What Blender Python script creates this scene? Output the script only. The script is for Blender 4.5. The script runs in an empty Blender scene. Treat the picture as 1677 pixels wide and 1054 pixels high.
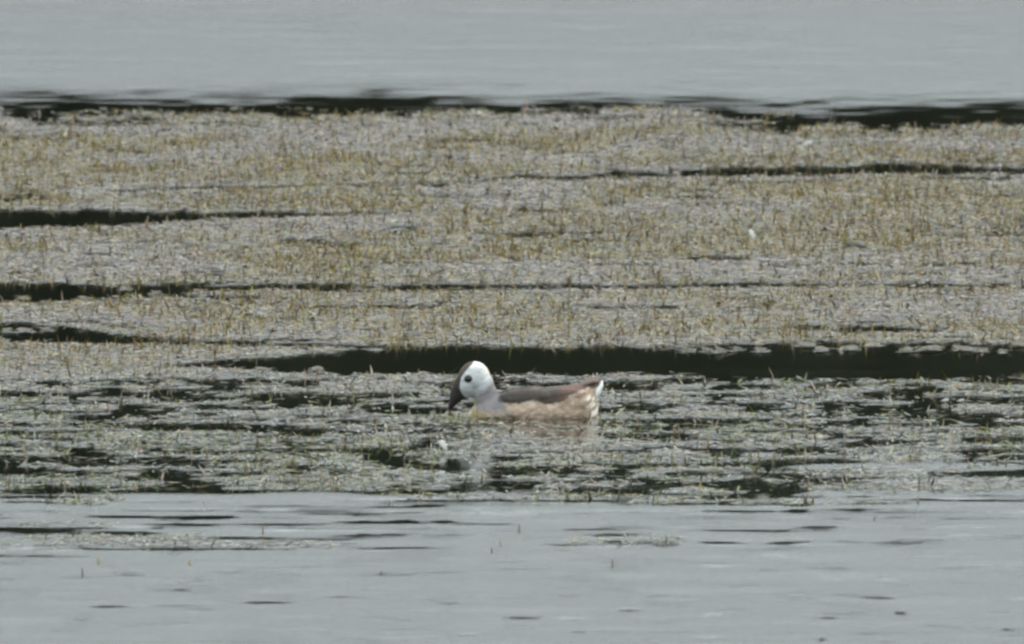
import bpy, bmesh, math, random
import numpy as np
from mathutils import Vector
from mathutils.bvhtree import BVHTree

random.seed(4)
rng = np.random.default_rng(7)
scene = bpy.context.scene
COL = scene.collection

# ------------------------------------------------------------------ camera
W, H = 1677.0, 1054.0
DEP = math.radians(4.0)            # the lens looks down on the pond from a raised bank
DIST = 60.0
FRAME_W = 1.954                    # metres across the frame at the centre
CAM = np.array([0.0, -DIST * math.cos(DEP), DIST * math.sin(DEP)])
FWD = np.array([0.0, math.cos(DEP), -math.sin(DEP)])
UPV = np.array([0.0, math.sin(DEP), math.cos(DEP)])
cam_data = bpy.data.cameras.new('camera')
cam = bpy.data.objects.new('camera', cam_data)
COL.objects.link(cam)
cam.location = Vector(CAM)
cam.rotation_euler = (math.pi / 2 - DEP, 0, 0)
cam_data.sensor_width = 36
cam_data.lens = 36 * DIST / FRAME_W
cam_data.clip_start = 0.5
cam_data.clip_end = 8000
cam_data.dof.use_dof = True
cam_data.dof.focus_distance = 57.8
cam_data.dof.aperture_fstop = 26
scene.camera = cam

# ------------------------------------------------------------------ sky, sun, exposure (bright overcast)
SUN_EL, SUN_ROT = math.radians(55), math.radians(80)
world = bpy.data.worlds.new('World')
scene.world = world
world.use_nodes = True
nt = world.node_tree
nt.nodes.clear()
sky = nt.nodes.new('ShaderNodeTexSky')
sky.sky_type = 'NISHITA'
sky.sun_disc = False
sky.sun_elevation = SUN_EL
sky.sun_rotation = SUN_ROT
sky.air_density = 1.0
sky.dust_density = 6.0
sky.ozone_density = 1.0
hs = nt.nodes.new('ShaderNodeHueSaturation')
hs.inputs['Saturation'].default_value = 0.34
bg = nt.nodes.new('ShaderNodeBackground')
bg.inputs['Strength'].default_value = 0.10
wo = nt.nodes.new('ShaderNodeOutputWorld')
nt.links.new(sky.outputs[0], hs.inputs['Color'])
# an even cloud deck hides most of the clear sky
tcw = nt.nodes.new('ShaderNodeTexCoord')
cn = nt.nodes.new('ShaderNodeTexNoise'); cn.inputs['Scale'].default_value = 2.2; cn.inputs['Detail'].default_value = 5
cr_ = nt.nodes.new('ShaderNodeValToRGB')
cr_.color_ramp.elements[0].position = 0.3; cr_.color_ramp.elements[0].color = (0.81, 0.90, 0.925, 1)
cr_.color_ramp.elements[1].position = 0.7; cr_.color_ramp.elements[1].color = (0.93, 1.0, 1.01, 1)
cs = nt.nodes.new('ShaderNodeVectorMath'); cs.operation = 'SCALE'; cs.inputs['Scale'].default_value = 10.2
mixw = nt.nodes.new('ShaderNodeMix'); mixw.data_type = 'RGBA'; mixw.inputs['Factor'].default_value = 0.85
nt.links.new(tcw.outputs['Generated'], cn.inputs['Vector'])
nt.links.new(cn.outputs['Fac'], cr_.inputs[0])
nt.links.new(cr_.outputs[0], cs.inputs[0])
nt.links.new(hs.outputs[0], mixw.inputs['A'])
nt.links.new(cs.outputs[0], mixw.inputs['B'])
nt.links.new(mixw.outputs['Result'], bg.inputs['Color'])
nt.links.new(bg.outputs[0], wo.inputs['Surface'])

sun_d = bpy.data.lights.new('sun', 'SUN')
sun_d.energy = 0.5
sun_d.angle = math.radians(35)
sun_d.color = (1.0, 0.97, 0.92)
sun = bpy.data.objects.new('sun', sun_d)
COL.objects.link(sun)
# sun direction: azimuth measured like the sky's sun_rotation
az = SUN_ROT
sdir = Vector((math.sin(az) * math.cos(SUN_EL), math.cos(az) * math.cos(SUN_EL), math.sin(SUN_EL)))
sun.rotation_euler = (-sdir).to_track_quat('-Z', 'Y').to_euler()
sun.location = (0, -10, 30)

scene.view_settings.view_transform = 'Standard'
scene.view_settings.look = 'None'
scene.view_settings.gamma = 1
scene.view_settings.exposure = 1.1
scene.render.resolution_x, scene.render.resolution_y = 1024, 644
scene.render.engine = 'CYCLES'
scene.cycles.pixel_filter_type = 'BLACKMAN_HARRIS'
scene.cycles.filter_width = 2.7

# ------------------------------------------------------------------ pixel <-> pond surface
PXM = FRAME_W / W / DIST           # tangent per pixel
def px2ground(px, py):
    px = np.asarray(px, float); py = np.asarray(py, float)
    dx = (px - W / 2) * PXM
    du = (H / 2 - py) * PXM
    dy = FWD[1] + UPV[1] * du
    dz = FWD[2] + UPV[2] * du
    t = -CAM[2] / dz
    return dx * t, CAM[1] + dy * t
def ground2px(x, y):
    rx = np.asarray(x, float); ry = np.asarray(y, float) - CAM[1]; rz = -CAM[2]
    f = ry * FWD[1] + rz * FWD[2]
    u = ry * UPV[1] + rz * UPV[2]
    return rx / f / PXM + W / 2, H / 2 - u / f / PXM

# ------------------------------------------------------------------ numpy noise
_perm = np.random.default_rng(11).permutation(4096)
_val = np.random.default_rng(12).random(4096)
def vnoise(x, y, seed=0):
    x = np.asarray(x, float); y = np.asarray(y, float)
    xi = np.floor(x).astype(int); yi = np.floor(y).astype(int)
    fx = x - xi; fy = y - yi
    fx = fx * fx * fx * (fx * (fx * 6 - 15) + 10); fy = fy * fy * fy * (fy * (fy * 6 - 15) + 10)
    def hsh(a, b):
        return _val[_perm[(_perm[(a + seed * 131) & 4095] + b) & 4095]]
    v00 = hsh(xi, yi); v10 = hsh(xi + 1, yi); v01 = hsh(xi, yi + 1); v11 = hsh(xi + 1, yi + 1)
    return (v00 * (1 - fx) + v10 * fx) * (1 - fy) + (v01 * (1 - fx) + v11 * fx) * fy
def fbm(x, y, seed=0, o=4):
    s = 0; a = 0.5; t = 0
    for k in range(o):
        s = s + a * vnoise(x * 2 ** k + 17.3 * k, y * 2 ** k + 9.1 * k, seed + k); t += a; a *= 0.5
    return s / t
def smooth(a, b, x):
    t = np.clip((x - a) / (b - a), 0, 1)
    return t * t * (3 - 2 * t)

# ------------------------------------------------------------------ plan of the pond: calm channels and weed mats
FAR_EDGE = [(0,185),(100,190),(250,188),(400,187),(560,183),(700,184),(830,180),(1000,180),(1120,182),(1220,196),(1330,210),(1450,206),(1600,208),(1677,212)]
WIND_EDGE = [(0,160),(120,166),(280,167),(480,162),(620,159),(760,164),(930,167),(1120,171),(1300,178),(1500,177),(1677,176)]
NEAR_EDGE = [(0,808),(150,810),(350,806),(560,808),(700,812),(900,812),(1100,822),(1250,820),(1350,800),(1500,802),(1600,800),(1677,796)]
CHANNELS = [
    [(860,291,294),(950,287,294),(1010,281,292),(1060,281,292),(1130,277,290),(1220,273,289),(1400,271,287),(1500,270,287),(1620,272,285),(1677,274,284)],
    [(0,342,374),(100,345,373),(200,345,372),(250,346,366),(400,347,358),(520,348,355),(640,348,352)],
    [(0,461,497),(90,464,496),(180,466,493),(260,466,486),(330,466,479),(450,465,475),(560,464,478),(640,465,479),(750,466,476),(900,465,475),(1050,466,474),(1200,463,470),(1350,464,470),(1500,463,469),(1600,465,468),(1677,463,466)],
    [(0,527,556),(60,531,560),(110,534,562),(170,543,563),(240,552,563),(350,559,566),(560,565,570),(680,568,572)],
    [(270,597,600),(310,595,601),(370,588,603),(450,583,611),(520,578,614),(600,574,613),(680,569,611),(780,566,613),(900,569,615),(1050,568,615),(1120,566,615),(1180,563,622),(1250,561,620),(1350,560,621),(1450,562,621),(1550,560,620),(1677,559,617)],
    [(1270,536,538),(1330,532,542),(1450,533,544),(1540,541,545)],
    [(1560,290,293),(1600,293,297),(1650,295,297)],
    [(275,483,485),(330,482,490),(400,485,493),(440,486,488)],
    [(170,313,315),(270,307,311),(350,306,310),(520,303,307),(600,302,304)],
    [(600,301,303),(720,300,304),(860,286,290),(910,290,295),(960,294,296)],
]
def interp(poly, x):
    p = np.array(poly, float)
    return np.interp(x, p[:, 0], p[:, 1])
YS = math.sin(DEP) / math.sin(math.radians(6.5))    # keeps the patches as deep as the view shows them
def channel_field(px, py, x, y):
    """positive inside a calm channel (in pixels of margin)"""
    best = np.full(np.shape(px), -99.0)
    wob = (fbm(x * 9, y * 5, 3, 4) - 0.5) * 7.0 + (vnoise(x * 26, y * 14, 4) - 0.5) * 5.0 + (vnoise(x * 60, y * 30, 6) - 0.5) * 3.0
    for c in CHANNELS:
        a = np.array(c, float)
        ext = a[-1, 0] >= W - 1
        ext0 = a[0, 0] <= 1
        top = np.interp(px, a[:, 0], a[:, 1]); bot = np.interp(px, a[:, 0], a[:, 2])
        mid = (top + bot) / 2; hw = (bot - top) / 2
        d = hw - np.abs(py - mid) + wob * np.clip(hw / 10, 0.3, 0.9)
        over = np.maximum(0, px - a[-1, 0]) * (0.01 if ext else 0.5) + np.maximum(0, a[0, 0] - px) * (0.01 if ext0 else 0.5)
        best = np.maximum(best, d - over)
    return best

PADS = [(1128,575,9),(1158,575,9),(1180,576,8),(1208,573,7),(1246,575,10),(1320,566,16),(1345,574,12),(1392,572,14),(1430,566,12),(1484,575,13),(1524,573,20),(1578,573,17),(1605,575,14),(1643,577,8),(1670,566,16),
        (38,490,9),(140,491,14),(205,474,9),(255,481,8),(330,488,10),(215,537,9),(40,543,13),(75,541,9),(12,543,9),(220,548,10),(1085,283,6),(1110,285,6),(590,474,7),(620,473,8),(1262,187,10),(1285,188,12),(1240,201,14),(170,181,7),(385,179,7),
        (1364,538,8),(1250,545,14),(390,610,14),(430,607,14),(520,606,10)]
def mat_density(x, y):
    """how much weed lies at a point of the pond, and how open (streaky) it is"""
    px, py = ground2px(x, y)
    y = np.asarray(y) * YS
    wob = (fbm(x * 6, y * 3, 21, 4) - 0.5) * 26
    far = interp(FAR_EDGE, px); near = interp(NEAR_EDGE, px)
    body = smooth(-7, 4, py - far + wob * 0.5) * smooth(-3, 3, near - py + wob * 0.35 + (fbm(x * 2.2, y * 12, 23, 3) - 0.5) * 85)
    ch = channel_field(px, py, x, y)
    body = body * smooth(0.6, -1.6, ch)
    # the near mat is broken up by many small leads of calm water
    openness = smooth(608, 626, py)
    openness = openness * (1 - 0.45 * np.exp(-((px - 860) / 150) ** 2 - ((py - 715) / 26) ** 2))
    st = fbm(x * 5.5, y * 15.0, 31, 2) * 0.50 + vnoise(x * 13, y * 30, 37) * 0.32 + vnoise(x * 34, y * 40, 38) * 0.18
    lead = smooth(0.488, 0.53, st + 0.03 * np.exp(-((py - 650) / 30) ** 2) + 0.025 * np.exp(-((py - 785) / 25) ** 2)) * openness
    st4 = vnoise(x * 8, y * 38, 39) * 0.6 + vnoise(x * 20, y * 60, 40) * 0.4
    lead = np.maximum(lead, smooth(0.60, 0.66, st4) * openness)
    # far fringe and a few narrow leads elsewhere
    fringe = smooth(34, 4, py - far)
    st2 = fbm(x * 9, y * 9, 41, 3)
    lead = np.maximum(lead, smooth(0.50, 0.57, st2) * fringe)
    st3 = fbm(x * 5, y * 12, 47, 3)
    lead = np.maximum(lead, smooth(0.66, 0.71, st3) * 0.8)
    dens = body * (1 - 0.95 * lead) * (1 - 0.12 * openness)
    # small drifting wisps in the open water nearest the camera
    for (cx, cy, r) in PADS:
        m = (np.abs(px - cx) < r * 2) & (np.abs(py - cy) < 8)
        if m.any():
            e = ((px[m] - cx) / (r * 1.25)) ** 2 + ((py[m] - cy) / 2.4) ** 2
            dens[m] = np.maximum(dens[m], 0.55 * smooth(1.2, 0.6, e))
    # weed thinned on purpose here so the duck's pale reflection shows
    dens = dens * (1 - 0.6 * np.exp(-((px - 930) / 55) ** 4 - ((py - 702) / 14) ** 4))
    for (cx, cy, hx, hy, k) in WISPS:
        e = ((px - cx) / hx) ** 2 + ((py - cy) / hy) ** 2
        n = fbm(x * 12, y * 10, 53, 3)
        dens = np.maximum(dens, k * smooth(1.0, 0.4, e + (n - 0.5) * 1.6))
    return np.clip(dens, 0, 1), px, py
WISPS = [(215,886,200,11,0.7),(60,890,100,8,0.5),(400,893,170,6,0.45),(150,858,120,4,0.3),(1030,886,110,9,0.4),(1480,798,220,10,0.5),(1420,775,120,8,0.45)]

# spots where the wind misses the water: (px, py, half length, half thickness, strength)
CALM_SPOTS = [(40,869,110,6.5,1),(170,873,100,5,1),(120,864,190,2,.8),(250,846,120,2.5,.7),(420,858,130,2.5,.8),(640,840,90,2,.5),(560,866,150,2,.6),(380,880,120,3,.6),(520,884,110,2.6,.6),(330,898,150,2.5,.8),(650,898,90,2.4,.8),(720,877,90,2.2,.5),(340,847,70,4,.8),(330,858,110,3,.8),(200,899,230,2.4,.9),(60,911,90,2,.7),
 (660,855,110,4,.8),(610,877,80,5,.6),(780,859,70,2.2,.6),(1000,876,60,4,.8),(960,868,70,2.5,.6),(960,893,70,3,.9),(1030,889,60,4,.7),(1090,889,30,6,.6),
 (1230,868,110,2.4,.7),(1330,864,50,2.6,.6),(1180,888,50,3.4,.8),(1290,888,45,2.6,.8),(1430,889,80,2.5,.6),(1500,884,60,2.5,.5),
 (850,820,280,3.2,.9),(1250,825,280,2.6,.9),(1560,819,150,3,.9),(1390,835,40,3,.7),(1380,850,30,2,.5),(1470,848,30,1.6,.5),
 (300,835,110,2.4,.5),(80,838,80,2.2,.5),(60,822,60,2.5,.6),(460,830,90,2.2,.5),
 (285,965,34,2.4,.75),(185,992,36,2.2,.7),(440,986,44,2.8,.9),(365,982,26,1.8,.5),(125,1014,22,2,.5),(215,941,22,1.6,.4),(430,928,30,1.6,.4),(490,928,30,1.8,.4),
 (735,988,18,2,.5),(855,1011,34,2.8,.9),(945,1013,30,1.8,.5),(1030,999,28,2.4,.6),(950,1035,24,2.4,.6),(770,1040,22,2,.5),(690,1046,40,1.8,.5),(590,1046,40,1.6,.4),
 (1435,980,36,2.8,.85),(1475,1004,16,3.4,.6),(1355,1012,24,2.4,.6),(1165,1008,18,1.8,.5),(1650,1030,14,2.4,.6),(1310,972,16,1.8,.4),(1260,934,18,2,.4),(1360,932,40,1.8,.4),(1550,932,20,1.8,.4),
 (1170,923,32,1.6,.4),(1260,909,34,1.4,.35),(1610,863,30,1.8,.5),(1630,1002,30,1.8,.4),(530,1036,16,2.4,.5),(1345,1045,12,5,.7),(590,980,24,1.6,.4),
 (840,978,18,1.6,.4),(1490,1036,50,1.6,.4),(1160,1049,30,1.8,.4),(300,951,14,1.6,.3),(700,938,50,1.6,.5),(650,940,40,2,.5)]

_rs = random.Random(31)
for _k in range(190):          # the many faint small ones
    _y = 832 + 225 * _rs.random() ** 1.3
    CALM_SPOTS.append((_rs.uniform(-300, 1980), _y, _rs.uniform(12, 46) * (1.6 if _y < 900 else 1), _rs.uniform(1.5, 2.8), _rs.uniform(0.12, 0.45)))
for _k in range(60):
    CALM_SPOTS.append((_rs.uniform(-300, 1980), _rs.uniform(808, 850), _rs.uniform(40, 130), _rs.uniform(1.5, 2.8), _rs.uniform(0.2, 0.8)))
def ruffle_field(x, y):
    px, py = ground2px(x, y)
    y = np.asarray(y) * YS
    n1 = fbm(x * 3.2, y * 3.0, 61, 4) - 0.5
    n2 = vnoise(x * 13, y * 9, 66) - 0.5
    far = interp(WIND_EDGE, px)
    near = interp(NEAR_EDGE, px)
    d_far = far - py + 13 + n1 * 14 + n2 * 8 + (vnoise(x * 5, y * 13, 67) - 0.5) * 20 + (vnoise(x * 14, y * 36, 68) - 0.5) * 26       # >0 beyond the calm strip
    r_far = smooth(-6, 48, d_far) ** 1.7
    d_near = py - near + n1 * 16
    r_near = smooth(-1, 5, d_near)
    # light wind streaks reach into the near mat on the right
    for (cx, cy, hx, hy) in [(1520,765,220,7),(1560,787,150,5),(1420,748,60,4)]:
        e = ((px - cx) / hx) ** 2 + ((py - cy) / hy) ** 2
        r_near = np.maximum(r_near, 0.8 * smooth(1.2, 0.5, e + n1 * 1.2))
    r = np.maximum(r_far, r_near)
    calm = np.zeros_like(r)
    ns = fbm(x * 26, y * 12, 71, 2) - 0.5
    slope_wob = (vnoise(x * 7, y * 1.5, 73) - 0.5) * 9
    for (cx, cy, hx, hy, k) in CALM_SPOTS:
        m = (np.abs(px - cx) < hx * 1.6) & (np.abs(py - cy) < hy * 2 + 10)
        if not m.any():
            continue
        e = (np.abs(px[m] - cx) / hx) ** 2.2 + ((py[m] - cy + slope_wob[m] * 0.35) / (hy * 1.15)) ** 2
        calm[m] = np.maximum(calm[m], min(1, 1.25 * k ** 0.5) * smooth(1.7, 0.35, e + ns[m] * 1.4))
    # faint random cat's-paw gaps
    g = fbm(x * 7, y * 5, 81, 3)
    fade = smooth(150, 60, py) * 0.16 + smooth(820, 850, py) * 0.45
    calm = np.maximum(calm, smooth(0.63, 0.72, g) * fade)
    g2 = fbm(x * 1.6, y * 1.4, 85, 3)
    return np.clip(r * (1 - calm) * (0.92 + 0.16 * (g2 - 0.5)), 0, 1), px, py

# ------------------------------------------------------------------ material helpers
def new_mat(name):
    m = bpy.data.materials.new(name)
    m.use_nodes = True
    n = m.node_tree.nodes
    return m, n, m.node_tree.links, n['Principled BSDF']

def water_material():
    m, n, l, b = new_mat('pond_water')
    b.inputs['Base Color'].default_value = (0.007, 0.009, 0.006, 1)
    b.inputs['IOR'].default_value = 1.333
    at = n.new('ShaderNodeAttribute'); at.attribute_name = 'ruffle'
    mr = n.new('ShaderNodeMapRange')
    mr.inputs['To Min'].default_value = 0.035
    mr.inputs['To Max'].default_value = 0.245
    l.new(at.outputs['Fac'], mr.inputs['Value'])
    l.new(mr.outputs[0], b.inputs['Roughness'])
    tc = n.new('ShaderNodeTexCoord')
    mp = n.new('ShaderNodeMapping'); mp.inputs['Scale'].default_value = (22, 34, 22)
    ns = n.new('ShaderNodeTexNoise'); ns.inputs['Detail'].default_value = 3
    l.new(tc.outputs['Object'], mp.inputs['Vector']); l.new(mp.outputs[0], ns.inputs['Vector'])
    bp = n.new('ShaderNodeBump'); bp.inputs['Distance'].default_value = 0.0024
    st = n.new('ShaderNodeMapRange'); st.inputs['To Min'].default_value = 0.05; st.inputs['To Max'].default_value = 1.0
    l.new(at.outputs['Fac'], st.inputs['Value'])
    l.new(st.outputs[0], bp.inputs['Strength'])
    l.new(ns.outputs['Fac'], bp.inputs['Height'])
    l.new(bp.outputs[0], b.inputs['Normal'])
    return m

def weed_material(name, rough, spec, trans=0.0):
    m, n, l, b = new_mat(name)
    at = n.new('ShaderNodeAttribute'); at.attribute_name = 'tint'
    tc = n.new('ShaderNodeTexCoord')
    ns = n.new('ShaderNodeTexNoise'); ns.inputs['Scale'].default_value = 160; ns.inputs['Detail'].default_value = 2
    l.new(tc.outputs['Object'], ns.inputs['Vector'])
    mr = n.new('ShaderNodeMapRange'); mr.inputs['To Min'].default_value = 0.78; mr.inputs['To Max'].default_value = 1.22
    l.new(ns.outputs['Fac'], mr.inputs['Value'])
    mx = n.new('ShaderNodeVectorMath'); mx.operation = 'SCALE'
    l.new(at.outputs['Color'], mx.inputs[0]); l.new(mr.outputs[0], mx.inputs['Scale'])
    l.new(mx.outputs[0], b.inputs['Base Color'])
    b.inputs['Roughness'].default_value = rough
    b.inputs['Specular IOR Level'].default_value = spec
    return m

def mesh_from(name, verts, faces_flat, nper, mat, parent=None, tint=None, smooth_shade=False):
    """verts (N,3), faces_flat (F,nper) -> one object"""
    me = bpy.data.meshes.new(name)
    F = len(faces_flat)
    me.vertices.add(len(verts)); me.vertices.foreach_set('co', np.ascontiguousarray(verts, np.float32).ravel())
    me.loops.add(F * nper); me.loops.foreach_set('vertex_index', np.ascontiguousarray(faces_flat, np.int32).ravel())
    me.polygons.add(F); me.polygons.foreach_set('loop_start', np.arange(F, dtype=np.int32) * nper)
    if smooth_shade:
        me.polygons.foreach_set('use_smooth', np.ones(F, bool))
    me.update(calc_edges=True)
    if tint is not None:
        a = me.attributes.new('tint', 'FLOAT_COLOR', 'POINT')
        c = np.ones((len(verts), 4), np.float32); c[:, :3] = tint
        a.data.foreach_set('color', c.ravel())
    me.materials.append(mat)
    o = bpy.data.objects.new(name, me)
    COL.objects.link(o)
    if parent is not None:
        o.parent = parent
    return o

def tag(o, label=None, category=None, group=None, kind=None):
    if label: o['label'] = label
    if category: o['category'] = category
    if group: o['group'] = group
    if kind: o['kind'] = kind
    return o

# ------------------------------------------------------------------ water: one sheet to the horizon, finely rippled where the lens looks
def spaced(lo, hi, step, far, n):
    core = np.arange(lo, hi + step / 2, step)
    g = np.geomspace(step * 3, far, n)
    return np.concatenate([(lo - g)[::-1], core, hi + g])
gx = spaced(-2.4, 2.4, 0.012, 2500, 40)
gy = spaced(-8.8, 12.5, 0.030, 2500, 40)
X, Y = np.meshgrid(gx, gy)
R, PX, PY = ruffle_field(X.ravel(), Y.ravel())
Dm, _, _ = mat_density(X.ravel(), Y.ravel())
R = np.maximum(R, (0.52 - 0.14 * smooth(610, 650, PY)) * smooth(0.25, 0.8, Dm))       # weed tips breaking the surface roughen it
R = R * (1 - 0.75 * np.exp(-((PX - 925) / 60) ** 4 - ((PY - 703) / 15) ** 4))  # water smoothed below the duck to hold its reflection
R = R.reshape(X.shape)
inside = smooth(14, 6, np.abs(X)) * smooth(24, 14, np.abs(Y))
Zw = np.zeros_like(X)
for k, (fx, fy, amp) in enumerate([(3.0, 7.0, 1.0), (7.0, 14.0, 0.55), (14.0, 22.0, 0.30)]):
    Zw += amp * (vnoise(X * fx + Y * 0.6, Y * fy, 90 + k) - 0.5)
Zw *= (0.00035 + 0.0042 * R ** 1.3) * inside
nx, ny = len(gx), len(gy)
V = np.stack([X.ravel(), Y.ravel(), Zw.ravel()], 1)
ii = (np.arange(ny - 1)[:, None] * nx + np.arange(nx - 1)[None, :]).ravel()
Fq = np.stack([ii, ii + 1, ii + nx + 1, ii + nx], 1)
water = mesh_from('water', V, Fq, 4, water_material(), smooth_shade=True)
a = water.data.attributes.new('ruffle', 'FLOAT', 'POINT')
a.data.foreach_set('value', R.ravel().astype(np.float32))
tag(water, 'grey pond water with dark calm channels', kind='structure')

# ------------------------------------------------------------------ the wooded far shore that the calm channels mirror
def far_shore():
    m, n, l, b = new_mat('bank_earth')
    ns = n.new('ShaderNodeTexNoise'); ns.inputs['Scale'].default_value = 0.4; ns.inputs['Detail'].default_value = 6
    cr = n.new('ShaderNodeValToRGB')
    cr.color_ramp.elements[0].color = (0.05, 0.055, 0.02, 1); cr.color_ramp.elements[1].color = (0.10, 0.09, 0.045, 1)
    l.new(ns.outputs['Fac'], cr.inputs[0]); l.new(cr.outputs[0], b.inputs['Base Color'])
    b.inputs['Roughness'].default_value = 0.9
    xs = np.linspace(-420, 420, 85); ys = np.array([112, 116, 120, 130, 150, 200, 320, 700.0])
    zs = np.array([-0.6, 0.25, 0.8, 1.6, 3, 5, 8, 10.0])
    Xb, Yb = np.meshgrid(xs, ys); Zb = np.repeat(zs[:, None], len(xs), 1)
    Yb = Yb + (fbm(Xb * 0.02, Yb * 0, 5, 3) - 0.5) * 10
    Zb = Zb + (vnoise(Xb * 0.08, Yb * 0.08, 6) - 0.5) * 0.4 * (Zb > 0)
    nb = len(xs)
    ib = (np.arange(len(ys) - 1)[:, None] * nb + np.arange(nb - 1)[None, :]).ravel()
    bank = mesh_from('far_bank', np.stack([Xb.ravel(), Yb.ravel(), Zb.ravel()], 1), np.stack([ib, ib + 1, ib + nb + 1, ib + nb], 1), 4, m, smooth_shade=True)
    tag(bank, kind='structure')
    # the wood: trunks and crowns of leaf sprays
    mw = weed_material('wood_foliage', 0.75, 0.25)
    vs, fs, ts = [], [], []
    nv = 0
    for k in range(300):
        tx = -170 + 340 * ((k % 150) + rng.random()) / 150
        ty = (124 + rng.random() * 6) if k < 150 else (134 + rng.random() * 16)
        h = 14.2 + rng.random() * 2.0
        cw = 4.5 + rng.random() * 2.5
        c0 = np.array([0.022, 0.026, 0.013]) * (0.7 + 0.6 * rng.random())
        # trunk
        ang = np.arange(6) * math.pi / 3
        for z, r in ((0.5, 0.45), (h * 0.7, 0.18)):
            vs.append(np.stack([tx + r * np.cos(ang), ty + r * np.sin(ang), np.full(6, z)], 1)); ts.append(np.tile([0.05, 0.04, 0.03], (6, 1)))
        for q in range(6):
            fs.append([[nv + q, nv + (q + 1) % 6, nv + 6 + (q + 1) % 6, nv + 6 + q]])
        nv += 12
        n_l = 520
        lob = rng.normal(size=(9, 3)) * [0.5, 0.5, 0.33]
        li = rng.integers(0, 9, n_l)
        d = rng.normal(size=(n_l, 3)); d /= np.linalg.norm(d, axis=1)[:, None]
        p = lob[li] + d * (0.45 * rng.random((n_l, 1)) ** 0.4)
        p = p * [cw, cw, h * 0.5] + [tx, ty, h * 0.52]
        p[:, 2] = np.clip(p[:, 2], 0.8, h)
        u = rng.normal(size=(n_l, 3)); u /= np.linalg.norm(u, axis=1)[:, None]
        w = np.cross(u, rng.normal(size=(n_l, 3))); w /= np.linalg.norm(w, axis=1)[:, None]
        s = (0.65 + 0.6 * rng.random((n_l, 1)))
        quad = np.stack([p - u * s, p + w * s * 0.6, p + u * s, p - w * s * 0.6], 1).reshape(-1, 3)
        vs.append(quad); ts.append(np.repeat(c0 * (0.6 + 0.8 * rng.random((n_l, 1))), 4, 0))
        fs.append(nv + np.arange(n_l * 4).reshape(-1, 4)); nv += n_l * 4
    wood = mesh_from('far_wood', np.concatenate(vs), np.concatenate([np.array(f) for f in fs]), 4, mw, tint=np.concatenate(ts))
    tag(wood, 'dark wood on the far shore mirrored in the calm channels', 'wood', kind='stuff')
far_shore()

# ------------------------------------------------------------------ floating weed mats
MAT_LEAF = weed_material('weed_leaf', 0.42, 0.32)
MAT_SHOOT = weed_material('weed_shoot', 0.6, 0.3)

GREY = np.array([0.172, 0.138, 0.098]); MAUVE = np.array([0.176, 0.134, 0.108]); PALE = np.array([0.29, 0.255, 0.175])
OCHRE = np.array([0.170, 0.117, 0.024]); OLIVE = np.array([0.122, 0.103, 0.015]); GREEN = np.array([0.115, 0.140, 0.050])
RUST = np.array([0.16, 0.085, 0.035]); DARK = np.array([0.05, 0.055, 0.03]); SAGE = np.array([0.155, 0.172, 0.125])

def warm_patch(x, y, py):
    y = y * YS
    p = fbm(x * 2.6, y * 3.4, 101, 4)
    z = np.exp(-((py - 250) / 26) ** 2) + 0.9 * np.exp(-((py - 325) / 18) ** 2) + np.exp(-((py - 410) / 34) ** 2) + 0.35 * np.exp(-((py - 520) / 40) ** 2)
    return np.clip(smooth(0.41, 0.53, p) * (0.35 + 1.0 * z) * smooth(640, 560, py), 0, 1)
def green_patch(x, y, py):
    y = y * YS
    p = fbm(x * 3.0, y * 4.0, 111, 4)
    return np.clip(smooth(0.42, 0.62, p) * smooth(560, 660, py), 0, 1)

XR = 2.4
def sample_mat(n, power):
    x = rng.uniform(-XR, XR, n); y = rng.uniform(-6.6, 9.0, n)
    d, px, py = mat_density(x, y)
    edge = smooth(XR, XR - 0.7, np.abs(x) + (fbm(x * 3, y * 3, 7, 3) - 0.5) * 0.9)
    keep = rng.random(n) < (d ** power) * edge
    return x[keep], y[keep], px[keep], py[keep], d[keep]

def which_mat(px, py):
    """0 far, 1 middle, 2 near, 3 drifting wisps"""
    c3 = interp([(a, (b + c) / 2) for a, b, c in CHANNELS[2]], px)
    c5 = np.where(px < 290, interp([(0, 545), (170, 556), (290, 598)], px), interp([(a, (b + c) / 2) for a, b, c in CHANNELS[4]], px))
    out = np.where(py < c3, 0, np.where(py < c5, 1, 2))
    return np.where(py > 838, 3, out)

def pick(cols, weights, n):
    w = np.stack(weights, 1); w = w / w.sum(1, keepdims=True)
    cw = np.cumsum(w, 1); r = rng.random(n)
    idx = (r[:, None] > cw).sum(1).clip(0, len(cols) - 1)
    return np.array(cols)[idx]

MAT_INFO = [
    ('broad far weed mat with ochre and brown shoots beyond the thin dark channel', 1),
    ('narrow middle weed mat of grey leaves between the two dark channels', 1),
    ('near green weed mat broken by dark streaks, with the duck swimming in it', 1),
    ('loose thin weed wisps drifting on the open grey water nearest the camera', 1)]
roots = []
for lab, _ in MAT_INFO:
    e = bpy.data.objects.new('floating_weed_mat' if len(roots) < 3 else 'drifting_weed', None)
    e.empty_display_size = 0.2
    COL.objects.link(e)
    tag(e, lab, 'water weed', kind='stuff')
    roots.append(e)

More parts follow.
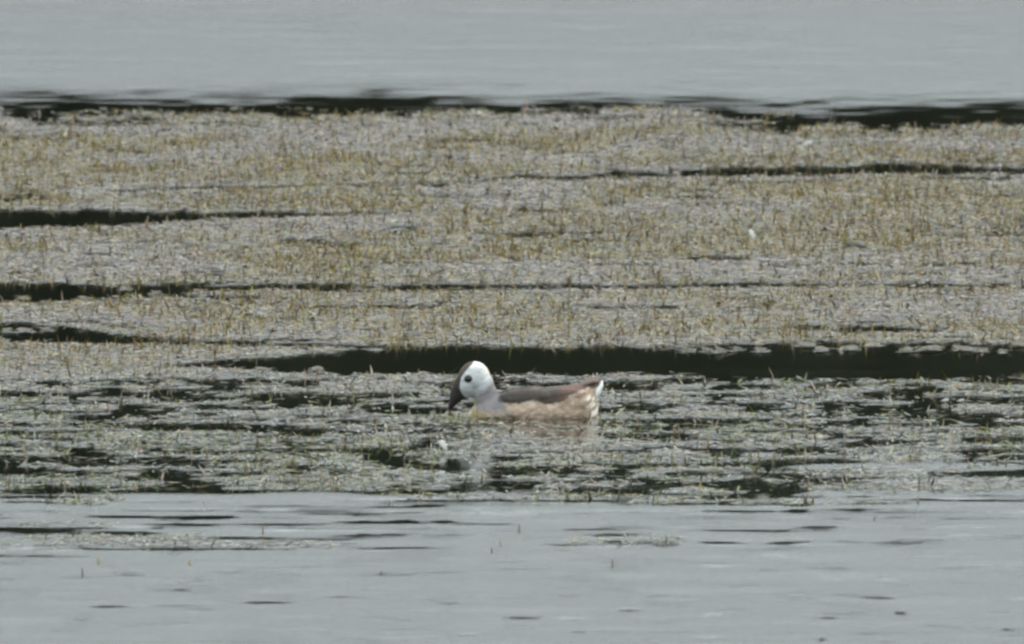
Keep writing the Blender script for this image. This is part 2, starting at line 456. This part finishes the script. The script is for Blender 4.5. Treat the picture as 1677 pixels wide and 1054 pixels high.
def make_leaves():
    x, y, px, py, d = sample_mat(520000, 1.0)
    n = len(x)
    wm = which_mat(px, py)
    yaw = rng.uniform(0, 2 * math.pi, n)
    blade = rng.random(n) < 0.62                              # ribbon leaves lying on the surface; the rest small ovals
    L = np.where(blade, rng.uniform(0.008, 0.024, n), rng.uniform(0.003, 0.008, n))
    Wd = np.where(blade, rng.uniform(0.0010, 0.0024, n), L * rng.uniform(0.4, 0.8, n))
    pitch = rng.normal(0.0, 0.05, n); roll = rng.normal(0, 0.12, n)
    up = rng.random(n) < 0.05                                 # leaves curled up out of the water
    pitch = np.where(up, rng.normal(0.5, 0.3, n), pitch)
    z0 = 0.0016 + rng.random(n) ** 2 * 0.004
    # local outline: pointed oval of six points
    ox = np.array([-1, -0.4, 0.45, 1, 0.45, -0.4]); oy = np.array([0, 0.95, 0.8, 0, -0.8, -0.95])
    oz = np.array([0.0, 0.05, 0.08, 0.22, 0.08, 0.05])
    lx = ox[None, :] * L[:, None]; ly = oy[None, :] * Wd[:, None]; lz = oz[None, :] * L[:, None] * rng.uniform(-0.2, 1, (n, 1))
    # pitch about local y, roll about local x, yaw about z
    cp, sp = np.cos(pitch)[:, None], np.sin(pitch)[:, None]
    x1 = lx * cp - lz * sp; z1 = lx * sp + lz * cp
    cr, sr = np.cos(roll)[:, None], np.sin(roll)[:, None]
    y1 = ly * cr - z1 * sr; z2 = ly * sr + z1 * cr
    cy, sy = np.cos(yaw)[:, None], np.sin(yaw)[:, None]
    vx = x1 * cy - y1 * sy + x[:, None]; vy = x1 * sy + y1 * cy + y[:, None]
    vz = np.maximum(z2 + z0[:, None], 0.0008)
    V = np.stack([vx, vy, vz], 2)
    wp = warm_patch(x, y, py); gp = green_patch(x, y, py)
    one = np.ones(n)
    near = smooth(560, 680, py)
    c = pick([GREY, MAUVE, PALE, OCHRE, OLIVE, GREEN, SAGE, DARK],
             [one * 0.9, one * (1 - 0.6 * near), one * 0.28, 0.12 * (1 - near) + 4.0 * wp, 0.14 + 4.0 * wp + 1.0 * gp, 0.04 + 1.6 * gp, 0.03 + 0.8 * near, one * 0.10], n)
    c = c * 0.90 * rng.uniform(0.85, 1.15, (n, 1)) * (1 + rng.normal(0, 0.04, (n, 3)))
    for k in range(4):
        m = wm == k
        q = int(m.sum())
        f = (np.arange(q)[:, None] * 6)
        F4 = np.concatenate([np.concatenate([f, f + 1, f + 2, f + 5], 1), np.concatenate([f + 5, f + 2, f + 3, f + 4], 1)])
        o = mesh_from('leaves', V[m].reshape(-1, 3), F4, 4, MAT_LEAF, roots[k], tint=np.repeat(np.clip(c[m], 0, 1), 6, 0))
        tag(o, kind='stuff')
    return n

def make_shoots():
    x, y, px, py, d = sample_mat(270000, 1.3)
    wp = warm_patch(x, y, py); gp = green_patch(x, y, py)
    k0 = rng.random(len(x)) < np.where(py > 838, 0.12, 1) * (0.25 + 1.1 * smooth(0.38, 0.62, fbm(x * 9, y * YS * 12, 131, 3))) * (0.22 + 0.78 * np.maximum(wp, gp * 0.7))
    x, y, px, py, wp, gp = x[k0], y[k0], px[k0], py[k0], wp[k0], gp[k0]
    n = len(x)
    wm = which_mat(px, py)
    near = smooth(560, 680, py)
    h = rng.gamma(4.0, 0.0031, n).clip(0.004, 0.034) * (1 - 0.2 * near)
    wd = rng.uniform(0.0007, 0.0020, n)
    az_ = rng.uniform(-0.9, 0.9, n)
    lean = rng.normal(0, 0.28, (n, 2)) * h[:, None]
    bend = rng.normal(0, 0.25, (n, 2)) * h[:, None]
    ux, uy = np.cos(az_), np.sin(az_)
    P = []
    for t, ws in ((0.0, 1.0), (0.55, 0.85)):
        cx = x + lean[:, 0] * t + bend[:, 0] * t * t; cy = y + lean[:, 1] * t + bend[:, 1] * t * t
        z = -0.002 + h * t
        P.append(np.stack([cx - ux * wd * ws, cy - uy * wd * ws, z], 1))
        P.append(np.stack([cx + ux * wd * ws, cy + uy * wd * ws, z], 1))
    tip = np.stack([x + lean[:, 0] + bend[:, 0], y + lean[:, 1] + bend[:, 1], h - 0.002], 1)
    V = np.stack(P + [tip], 1)
    one = np.ones(n)
    c = pick([OCHRE, OLIVE, RUST, PALE, GREEN, GREY, DARK, MAUVE],
             [0.35 * (1 - 0.8 * near) + 1.3 * wp, 0.35 + 0.8 * wp + 0.4 * gp, 0.10 * (1 - 0.7 * near) + 0.22 * wp, one * 0.5, 0.08 + 1.3 * gp, one * 0.6, one * 0.12, one * 0.5], n)
    c = c * rng.uniform(0.7, 1.3, (n, 1))
    for k in range(4):
        m = wm == k
        q = int(m.sum())
        f = (np.arange(q)[:, None] * 5)
        F3 = np.concatenate([np.concatenate([f, f + 1, f + 3], 1), np.concatenate([f, f + 3, f + 2], 1), np.concatenate([f + 2, f + 3, f + 4], 1)])
        o = mesh_from('shoots', V[m].reshape(-1, 3), F3, 3, MAT_SHOOT, roots[k], tint=np.repeat(np.clip(c[m], 0, 1), 5, 0))
        tag(o, kind='stuff')
    return n
NL, NS = make_leaves(), make_shoots()
print('leaves', NL, 'shoots', NS)

# larger flat leaves that stand out singly along the edges of the channels
def pad_mesh(seed):
    r = random.Random(seed)
    n = 10
    v = [(0, 0, 0.0012)]
    for ring, z in ((0.62, 0.0010), (1.0, 0.0022)):
        for k in range(n):
            a_ = 2 * math.pi * k / n
            rr = ring * (0.86 + 0.22 * r.random())
            v.append((rr * math.cos(a_), rr * math.sin(a_) * 0.8, z * (0.6 + 0.9 * r.random()) if ring == 1 else z))
    f = [(0, 1 + k, 1 + (k + 1) % n) for k in range(n)]
    f += [(1 + k, 11 + k, 11 + (k + 1) % n, 1 + (k + 1) % n) for k in range(n)]
    me = bpy.data.meshes.new('leaf')
    me.from_pydata(v, [], f)
    for p in me.polygons: p.use_smooth = True
    return me
def pad_material(name, col):
    m, n, l, b = new_mat(name)
    tc = n.new('ShaderNodeTexCoord'); ns = n.new('ShaderNodeTexNoise'); ns.inputs['Scale'].default_value = 2.3; ns.inputs['Detail'].default_value = 4
    cr = n.new('ShaderNodeValToRGB')
    cr.color_ramp.elements[0].color = (*[c * 0.65 for c in col], 1); cr.color_ramp.elements[1].color = (*[c * 1.25 for c in col], 1)
    cr.color_ramp.elements[0].position = 0.35; cr.color_ramp.elements[1].position = 0.65
    l.new(tc.outputs['Object'], ns.inputs['Vector']); l.new(ns.outputs['Fac'], cr.inputs[0]); l.new(cr.outputs[0], b.inputs['Base Color'])
    b.inputs['Roughness'].default_value = 0.8; b.inputs['Specular IOR Level'].default_value = 0.15
    return m
pad_meshes = []
for k, col in enumerate([(0.11, 0.10, 0.085), (0.10, 0.10, 0.078), (0.12, 0.11, 0.085), (0.08, 0.082, 0.052)]):
    me = pad_mesh(k); me.materials.append(pad_material('pad_leaf_%d' % k, col)); pad_meshes.append(me)
for (px_, py_, r_) in PADS:
    x_, y_ = px2ground(px_, py_)
    o = bpy.data.objects.new('leaf', random.choice(pad_meshes))
    COL.objects.link(o)
    s_ = r_ * PXM * DIST
    o.scale = (s_, s_ * 2.4, 1.0)
    o.location = (float(x_), float(y_), 0.0025)
    o.rotation_euler = (random.gauss(0.03, 0.03), random.gauss(0, 0.03), random.uniform(-0.3, 0.3))
    o.parent = roots[int(which_mat(np.array([px_]), np.array([py_]))[0])]

# ------------------------------------------------------------------ the duck
DPX, DPY = 870.0, 682.0
dgx, dgy = px2ground(DPX, DPY)
dgx, dgy = float(dgx), float(dgy)
_x2, _ = px2ground(DPX + 100, DPY)
S = (float(_x2) - dgx) / 100.0                     # metres per pixel at the duck
def dpt(px, py, w=0.0):
    return Vector(((px - DPX) * S, w * S, (DPY - py) * S))

duck = bpy.data.objects.new('duck', None)
duck.location = (dgx, dgy, 0)
COL.objects.link(duck)
tag(duck, 'small duck with white face, dark cap and buff flanks swimming with bill to water', 'duck')

def loft(bm, rings):
    prev = None
    for ring in rings:
        vs_ = [bm.verts.new(p) for p in ring]
        if prev:
            k_ = len(vs_)
            for q in range(k_):
                bm.faces.new((prev[q], prev[(q + 1) % k_], vs_[(q + 1) % k_], vs_[q]))
        else:
            bm.faces.new(list(reversed(vs_)))
        prev = vs_
    bm.faces.new(prev)

def xring(px, top, bot, w, n=28, e=2.3):
    """ring across the body at one station (plane of constant x); widest below the middle"""
    out = []
    cz = (top + bot) / 2; hz = (bot - top) / 2
    for k in range(n):
        t = 2 * math.pi * k / n
        c, s = math.cos(t), math.sin(t)
        yy = w * math.copysign(abs(c) ** (2 / e), c)
        zz = hz * math.copysign(abs(s) ** (2 / e), s)
        out.append(dpt(px, cz - zz, yy))
    return out
def pring(px, py, r_in, r_w, ang, n=20):
    """ring whose plane holds the y axis and a direction in the side view at `ang` degrees"""
    a_ = math.radians(ang)
    return [dpt(px + r_in * math.cos(t) * math.cos(a_), py - r_in * math.cos(t) * math.sin(a_), r_w * math.sin(t)) for t in [2 * math.pi * k / n for k in range(n)]]
def ellipsoid(bm, px, py, a_, b_, w, ang):
    res = bmesh.ops.create_uvsphere(bm, u_segments=24, v_segments=16, radius=1)
    ca, sa = math.cos(math.radians(ang)), math.sin(math.radians(ang))
    for v in res['verts']:
        u, yy, t = v.co.x * a_, v.co.y * w, v.co.z * b_
        v.co = dpt(px + u * ca - t * sa, py - (u * sa + t * ca), yy)

def build_duck_body():
    bm = bmesh.new()
    st = [(767.5, 676, 686, 9), (772, 669, 694, 19), (781, 661, 702, 29), (797, 654, 708, 38), (818, 645, 712, 45), (845, 638.5, 713, 49), (875, 635, 713, 50),
          (905, 632.5, 712, 47), (930, 630.5, 708, 42), (950, 628, 704, 35), (965, 626, 700, 28), (974, 625, 696, 20), (979, 629, 686, 11)]
    loft(bm, [xring(*s_) for s_ in st])
    # neck, leaning forward out of the shoulders
    loft(bm, [pring(812, 690, 34, 28, 10), pring(805, 674, 27, 23, 14), pring(799.5, 660, 22.5, 19, 12), pring(795, 647, 20.5, 17, 10), pring(791, 634, 20, 16.5, 8), pring(787, 622, 19.5, 15, 6), pring(783, 610, 16, 12, 4)])
    # skull and cheeks
    ellipsoid(bm, 776.5, 617.5, 26, 26, 18.5, 0)
    ellipsoid(bm, 765, 629, 24, 21, 16.5, 62)
    ellipsoid(bm, 762, 636, 14, 19, 12, 0)
    # puffed flank feathers lapping up over the folded wing
    for sgn in (-1, 1):
        for (fx, fy, ra, rb, w_) in [(872, 668, 16, 15, 38), (925, 660, 26, 20, 30), (948, 658, 20, 20, 24), (845, 672, 22, 12, 40), (900, 672, 24, 14, 38)]:
            res = bmesh.ops.create_uvsphere(bm, u_segments=16, v_segments=10, radius=1)
            for v in res['verts']:
                p = dpt(fx + v.co.x * ra, fy - v.co.z * rb, sgn * (w_) + v.co.y * 12)
                v.co = p
        # folded wing, a flattened shield along the back
        for (fx, fy, ra, rb, w_, an) in [(862, 648, 48, 14, 34, 2), (912, 644, 50, 10, 28, 5)]:
            res = bmesh.ops.create_uvsphere(bm, u_segments=20, v_segments=12, radius=1)
            ca, sa = math.cos(math.radians(an)), math.sin(math.radians(an))
            for v in res['verts']:
                u, t = v.co.x * ra, v.co.z * rb
                v.co = dpt(fx + u * ca - t * sa, fy - (u * sa + t * ca), sgn * w_ + v.co.y * 12)
    me0 = bpy.data.meshes.new('duck_raw')
    bm.to_mesh(me0); bm.free()
    ob = bpy.data.objects.new('duck_raw', me0)
    COL.objects.link(ob)
    md = ob.modifiers.new('r', 'REMESH'); md.mode = 'VOXEL'; md.voxel_size = 0.0016
    sm = ob.modifiers.new('s', 'SMOOTH'); sm.factor = 0.5; sm.iterations = 7
    dg = bpy.context.evaluated_depsgraph_get()
    me = bpy.data.meshes.new_from_object(ob.evaluated_get(dg))
    bpy.data.objects.remove(ob)
    me.name = 'body'
    return me

body_me = build_duck_body()
nvb = len(body_me.vertices)
co = np.zeros(nvb * 3, np.float32); body_me.vertices.foreach_get('co', co); co = co.reshape(-1, 3)
bpx = co[:, 0] / S + DPX; bpy_ = DPY - co[:, 2] / S; bw = co[:, 1] / S
# plumage, laid out in side view
WHITE = np.array([0.46, 0.485, 0.49]); CREAM = np.array([0.70, 0.67, 0.54]); NGREY = np.array([0.17, 0.162, 0.168]); BUFF = np.array([0.33, 0.25, 0.185])
BACK = np.array([0.064, 0.054, 0.049]); WINGD = np.array([0.040, 0.029, 0.023]); RUMP = np.array([0.13, 0.080, 0.066]); BREAST = np.array([0.27, 0.205, 0.11]); CAP = np.array([0.030, 0.024, 0.019])
def lay(base, colr, m):
    return base * (1 - m[:, None]) + colr[None, :] * m[:, None]
nz = fbm(bpx / 9, bpy_ / 6 + bw / 9, 201, 3) - 0.5
nz2 = fbm(bpx / 22, bpy_ / 10 + bw / 20, 205, 3) - 0.5
tint = np.tile(BUFF, (nvb, 1)).astype(float)
tint = lay(tint, np.array([0.41, 0.345, 0.29]), smooth(0.04, 0.18, nz) * 0.8)
tint = lay(tint, np.array([0.22, 0.155, 0.115]), smooth(0.08, 0.24, nz2) * 0.55)
tint = lay(tint, np.array([0.29, 0.255, 0.21]), smooth(860, 820, bpx) * 0.6)
# back and wing above a scalloped line
lim = np.interp(bpx, [800, 830, 860, 872, 885, 905, 915, 925, 940, 960, 975], [654, 656, 657, 653, 655, 659, 656, 649, 642, 634, 630])
mback = smooth(1.6, -1.6, bpy_ - lim + nz * 9) * smooth(806, 818, bpx)
tint = lay(tint, BACK, mback)
tint = lay(tint, np.array([0.115, 0.095, 0.083]), mback * smooth(0.0, 0.2, nz2 + 0.5 * nz))
tint = lay(tint, WINGD, mback * smooth(872, 890, bpx) * smooth(940, 925, bpx) * smooth(643, 650, bpy_))
tint = lay(tint, WINGD * 1.3, mback * smooth(812, 816, bpx) * smooth(836, 826, bpx) * smooth(649, 655, bpy_) * 0.8)
tint = lay(tint, RUMP, mback * smooth(905, 935, bpx))
tint = lay(tint, np.array([0.62, 0.57, 0.50]), smooth(956, 964, bpx) * smooth(642, 650, bpy_) * smooth(0.0, 0.1, nz + 0.02))
# breast
mbre = smooth(800, 780, bpx) * smooth(655, 668, bpy_)
tint = lay(tint, BREAST, mbre)
tint = lay(tint, np.array([0.62, 0.56, 0.44]), smooth(775, 770, bpx) * smooth(668, 672, bpy_) * 0.8)
# neck
axis_back = np.interp(bpy_, [600, 640, 655, 668, 690], [806, 812, 824, 832, 836])
mneck = smooth(axis_back + 3, axis_back - 5, bpx) * smooth(676, 664, bpy_ + nz * 6)
tint = lay(tint, NGREY, mneck * smooth(770, 776, bpx))
tint = lay(tint, np.array([0.36, 0.33, 0.20]), mneck * smooth(782, 776, bpx) * smooth(648, 656, bpy_))
# head
line = np.interp(bpy_, [600, 630, 650, 660], [818, 798, 772, 762])
mhead = smooth(11, -9, bpx - line + nz * 8) * smooth(656, 650, bpy_)
tint = lay(tint, WHITE, mhead)
tint = lay(tint, np.array([0.25, 0.26, 0.265]), mhead * np.clip(smooth(616, 648, bpy_) + smooth(0.05, 0.2, nz2) * 0.4, 0, 1) * 0.8)  # shade on the lower face painted in as grey, with some mottling
tint = lay(tint, np.array([0.66, 0.67, 0.66]), mhead * smooth(606, 596, bpy_))  # light from above painted into the crown as a paler white
tint = lay(tint, CREAM, mhead * smooth(788, 798, bpx) * smooth(625, 605, bpy_) * 0.7)
capline = np.interp(bpy_, [588, 591, 597, 606, 617, 632, 645, 652], [781, 776, 771, 762, 755, 752.5, 757, 765])
mcap = smooth(1.3, -1.3, bpx - capline + nz * 2) * smooth(656, 652, bpy_) * (bpx < 800)
tint = lay(tint, CAP, mcap)
tint = lay(tint, np.array([0.10, 0.075, 0.052]), mcap * smooth(622, 606, bpy_) * 0.6)
nrm = np.zeros(nvb * 3, np.float32); body_me.vertices.foreach_get('normal', nrm); nrm = nrm.reshape(-1, 3)
rel = (np.abs(((bpx + 3 * np.sin(bpy_ * 0.9)) / 9.0 + (np.floor(bpy_ / 5.0) % 2) * 0.5) % 1 - 0.5) - 0.25) * 0.0016 * smooth(808, 830, bpx) * smooth(664, 650, bpy_) + nz * 0.0022 * smooth(650, 664, bpy_) + nz2 * 0.002
co2 = co + nrm * rel[:, None]
body_me.vertices.foreach_set('co', co2.astype(np.float32).ravel()); body_me.update()
# dusky smudge before the eye
tint = lay(tint, np.array([0.16, 0.155, 0.15]), 0.7 * np.exp(-((bpx - 761) / 5.0) ** 2 - ((bpy_ - 621.5 - (761 - bpx) * 0.25) / 2.6) ** 2))
at = body_me.attributes.new('tint', 'FLOAT_COLOR', 'POINT')
c4 = np.ones((nvb, 4), np.float32); c4[:, :3] = np.clip(tint, 0, 1)
at.data.foreach_set('color', c4.ravel())

def feather_material():
    m, n, l, b = new_mat('duck_plumage')
    a_ = n.new('ShaderNodeAttribute'); a_.attribute_name = 'tint'
    tc = n.new('ShaderNodeTexCoord')
    mp = n.new('ShaderNodeMapping'); mp.inputs['Scale'].default_value = (90, 160, 200)
    ns = n.new('ShaderNodeTexNoise'); ns.inputs['Scale'].default_value = 1.0; ns.inputs['Detail'].default_value = 4
    l.new(tc.outputs['Object'], mp.inputs['Vector']); l.new(mp.outputs[0], ns.inputs['Vector'])
    mr = n.new('ShaderNodeMapRange'); mr.inputs['To Min'].default_value = 0.72; mr.inputs['To Max'].default_value = 1.28
    l.new(ns.outputs['Fac'], mr.inputs['Value'])
    mx = n.new('ShaderNodeVectorMath'); mx.operation = 'SCALE'
    l.new(a_.outputs['Color'], mx.inputs[0]); l.new(mr.outputs[0], mx.inputs['Scale'])
    l.new(mx.outputs[0], b.inputs['Base Color'])
    b.inputs['Roughness'].default_value = 0.7
    b.inputs['Specular IOR Level'].default_value = 0.25
    bp = n.new('ShaderNodeBump'); bp.inputs['Distance'].default_value = 0.0015; bp.inputs['Strength'].default_value = 0.7
    l.new(ns.outputs['Fac'], bp.inputs['Height']); l.new(bp.outputs[0], b.inputs['Normal'])
    return m
PLUM = feather_material()
body_me.materials.clear(); body_me.materials.append(PLUM)
for p in body_me.polygons: p.use_smooth = True
body = bpy.data.objects.new('body', body_me); COL.objects.link(body); body.parent = duck

def plain(name, col, rough, spec=0.5):
    m, n, l, b = new_mat(name)
    tc = n.new('ShaderNodeTexCoord'); ns = n.new('ShaderNodeTexNoise'); ns.inputs['Scale'].default_value = 120
    l.new(tc.outputs['Object'], ns.inputs['Vector'])
    cr = n.new('ShaderNodeValToRGB')
    cr.color_ramp.elements[0].color = (*[c * 0.75 for c in col], 1); cr.color_ramp.elements[1].color = (*[c * 1.25 for c in col], 1)
    l.new(ns.outputs['Fac'], cr.inputs[0]); l.new(cr.outputs[0], b.inputs['Base Color'])
    b.inputs['Roughness'].default_value = rough
    b.inputs['Specular IOR Level'].default_value = spec
    return m

def bm_object(name, bm, mat, parent):
    me = bpy.data.meshes.new(name)
    bmesh.ops.recalc_face_normals(bm, faces=bm.faces)
    bm.to_mesh(me); bm.free()
    for p in me.polygons: p.use_smooth = True
    me.materials.append(mat)
    o = bpy.data.objects.new(name, me); COL.objects.link(o); o.parent = parent
    return o

# bill: deep at the base, short, tapering to a blunt nail
bm = bmesh.new()
loft(bm, [pring(757, 634, 15, 10, -38), pring(751.5, 641, 14, 10, -40), pring(746.5, 649, 11.5, 9.5, -36), pring(742.5, 657, 8, 8.5, -30), pring(739, 664, 5, 7, -24), pring(737, 669, 3, 5, -20), pring(736.2, 671.5, 1.4, 2.5, -16)])
bill = bm_object('bill', bm, plain('bill_horn', (0.014, 0.012, 0.011), 0.6, 0.25), duck)
bm = bmesh.new()
bmesh.ops.create_uvsphere(bm, u_segments=10, v_segments=8, radius=3.0 * S)
for v in bm.verts: v.co = v.co * 1.0 + dpt(736.8, 669.5)
for v in bm.verts: v.co.y *= 0.9
bm_object('nail', bm, plain('bill_nail', (0.012, 0.011, 0.010), 0.35), bill)

# eyes, set on the skull where the side view shows them
tree = BVHTree.FromPolygons([v.co for v in body_me.vertices], [list(p.vertices) for p in body_me.polygons])
eye_m = plain('eye_dark', (0.008, 0.007, 0.007), 0.12)
for sgn in (-1, 1):
    o_ = dpt(767, 618.5, sgn * 60)
    hit = tree.ray_cast(o_, Vector((0, -sgn, 0)))[0]
    bm = bmesh.new()
    bmesh.ops.create_uvsphere(bm, u_segments=16, v_segments=12, radius=6.2 * S)
    for v in bm.verts:
        v.co = Vector((v.co.x * 1.1, v.co.y * 0.6, v.co.z)) + hit
    bm_object('eye', bm, eye_m, duck)

# tail: stiff feathers cocked up behind the rump, pale at the outer edge
tail_brown = plain('tail_feather', (0.14, 0.105, 0.093), 0.7, 0.2)
tail_white = plain('undertail_white', (0.70, 0.71, 0.70), 0.7, 0.2)
tail = None
for k in range(9):
    f_ = (k - 4) / 4.0
    bm = bmesh.new()
    z0 = 632 + 4 * abs(f_)
    rise = 622 - 0 * abs(f_)
    tipx = 987 - 5 * abs(f_)
    tipy = 624 + 5 * abs(f_)
    rings = []
    for t, ww, th in ((0, 3.4, 3.6), (0.35, 4.4, 3.8), (0.7, 4.6, 2.8), (0.9, 3.4, 1.9), (1, 1.2, 0.9)):
        px_ = 946 + (tipx - 946) * t
        py_ = z0 + (tipy - z0) * t - 7.5 * math.sin(math.pi * min(1, t * 1.02) * 0.72)
        rings.append(pring(px_, py_, th, ww, 90, n=10))
        for q in range(10):
            rings[-1][q].y += f_ * (9 + 9 * t) * S
    loft(bm, rings)
    if tail is None:
        tail = bm_object('tail', bm, tail_brown, duck)
    else:
        bm_object('tail_feather', bm, tail_brown, tail)
bm = bmesh.new()
for sgn in (-1, 1):
    loft(bm, [[p + Vector((0, sgn * 9 * S, 0)) for p in pring(a_, b_, r1, r2, an, n=12)] for a_, b_, r1, r2, an in ((986, 624, 1.5, 4, 160), (984, 630, 4, 7, 165), (979.5, 638, 5.5, 9, 170), (977, 646, 4.5, 9, 175), (975, 653, 1.5, 4, 178))])
bm_object('undertail', bm, tail_white, duck)

# ------------------------------------------------------------------ small things lying on the weed: feathers and bits of stem
FEATHER = plain('white_down', (0.46, 0.46, 0.42), 0.8, 0.2)
QUILL = plain('feather_quill', (0.55, 0.5, 0.4), 0.5)
def feather(px_, py_, length, width, tilt, lean, label, group=None):
    """a curled feather; tilt = how upright (deg), lean = sideways in view (deg)"""
    x_, y_ = px2ground(px_, py_)
    root = bpy.data.objects.new('feather', None); COL.objects.link(root)
    root.location = (float(x_), float(y_), 0.003)
    tag(root, label, 'feather', group)
    L = length * S; Wf = width * S
    tl = math.radians(tilt); ln = math.radians(lean)
    ax = Vector((math.sin(ln) * math.sin(tl) + math.cos(tl) * math.copysign(1, lean if lean else 1), 0.25 * math.cos(tl), math.cos(ln) * math.sin(tl)))
    ax.normalize()
    side = Vector((ax.z, 0.15, -ax.x)); side.normalize()
    up = ax.cross(side)
    bm = bmesh.new()
    rings = []
    n_ = 8
    for i in range(n_ + 1):
        t = i / n_
        w = Wf * (math.sin(math.pi * min(1, 0.12 + 0.85 * (1 - t))) ** 0.7) * 0.5
        c = ax * (L * t) + up * (0.18 * L * t * t)
        ring = []
        for q in range(8):
            a_ = 2 * math.pi * q / 8
            jag = 1 + 0.42 * math.sin(i * 2.3 + q)
            ring.append(c + side * (w * jag * math.cos(a_)) + up * (w * 0.22 * math.sin(a_)))
        rings.append(ring)
    loft(bm, rings)
    bm_object('vane', bm, FEATHER, root)
    bm = bmesh.new()
    loft(bm, [[ax * (L * t) + up * (0.18 * L * t * t + Wf * 0.2) + side * (0.5 * S * math.cos(a_)) + up * (0.5 * S * math.sin(a_)) for a_ in [k * math.pi / 3 for k in range(6)]] for t in (-0.12, 0.3, 0.8)])
    bm_object('quill', bm, QUILL, root)
    return root
feather(1236, 396, 21, 9, 80, -12, 'upright white feather standing in the ochre part of the far mat')
feather(1312, 240, 22, 9, 18, 30, 'whitish curled feather at the back of the far mat, upper right')
feather(731, 740, 19, 11, 75, -15, 'fluffy white feather in the near mat just below the duck\'s bill')
feather(715, 779, 15, 6, 12, 25, 'small white feather lying over a dark patch below the duck')
feather(1542, 659, 13, 6, 10, 20, 'left one of two tiny white feathers on the right of the near mat')
feather(1568, 659, 12, 5, 8, 20, 'right one of two tiny white feathers on the right of the near mat')
feather(790, 190, 12, 7, 40, -20, 'tiny pale feather at the far edge of the far mat')

STEM = plain('stem_brown', (0.14, 0.10, 0.06), 0.7)
STEM_D = plain('stem_dark', (0.06, 0.055, 0.045), 0.6)
STEM_Y = plain('stem_yellow', (0.28, 0.22, 0.10), 0.7)
def stem(px_, py_, h, lean, mat, label, leafy=True):
    x_, y_ = px2ground(px_, py_)
    root = bpy.data.objects.new('plant_stem', None); COL.objects.link(root)
    root.location = (float(x_), float(y_), 0)
    tag(root, label, 'plant stem', 'stems poking out of the open water')
    bm = bmesh.new()
    rings = []
    for i in range(6):
        t = i / 5
        r = 1.9 * S * (1 - 0.75 * t)
        cx_ = math.tan(math.radians(lean)) * h * t * S * (0.6 + 0.4 * t)
        rings.append([Vector((cx_ + r * math.cos(k * math.pi / 3), r * math.sin(k * math.pi / 3), -0.008 + (h * S + 0.008) * t)) for k in range(6)])
    loft(bm, rings)
    bm_object('stalk', bm, mat, root)
    if leafy:
        for sg in (-1, 1):
            bm = bmesh.new()
            rr = []
            for i in range(5):
                t = i / 4
                wv = 1.8 * S * math.sin(math.pi * (0.12 + 0.86 * t))
                c = Vector((sg * h * 0.5 * S * t, 0.3 * h * S * t, h * S * (0.35 + 0.3 * t * (1.3 - t))))
                rr.append([c + Vector((0, wv, 0.2 * S)), c + Vector((0, 0, 0.7 * S)), c + Vector((0, -wv, 0.2 * S)), c + Vector((0, 0, -0.2 * S))])
            loft(bm, rr)
            bm_object('leaf', bm, mat, root)
    return root
stem(850, 870, 12, 3, STEM, 'short brown stem standing in the open water below the duck')
stem(1003, 925, 10, 2, STEM, 'brown stub alone in the grey water, lower right of the duck')
stem(79, 824, 20, -14, STEM_D, 'dark leaning stem at the left edge of the near mat', False)
stem(136, 941, 11, -8, STEM_D, 'thin dark twig in the open water at lower left', False)
stem(310, 924, 8, 12, STEM_Y, 'yellowish bud floating left of the open water', True)
stem(162, 920, 9, -10, STEM_Y, 'yellowish bud at lower left above the thin dark twig', True)
stem(430, 870, 12, 6, STEM, 'brown stub at the right end of the drifting weed wisps', True)
stem(334, 828, 8, 4, STEM_Y, 'pale stub just in front of the near mat, left of centre', False)
stem(638, 826, 9, 0, STEM, 'brown stub on the dark line in front of the near mat', False)
stem(806, 904, 8, -6, STEM_D, 'dark speck of stem in the water left of the brown stub', False)
stem(818, 892, 8, 20, STEM_Y, 'yellowish scrap of stem beside the dark speck', True)
stem(624, 941, 7, 0, STEM_D, 'dark nub at the left end of a thin ripple', False)
stem(1432, 851, 7, 5, STEM_D, 'dark nub on the water at right, in front of the near mat', False)
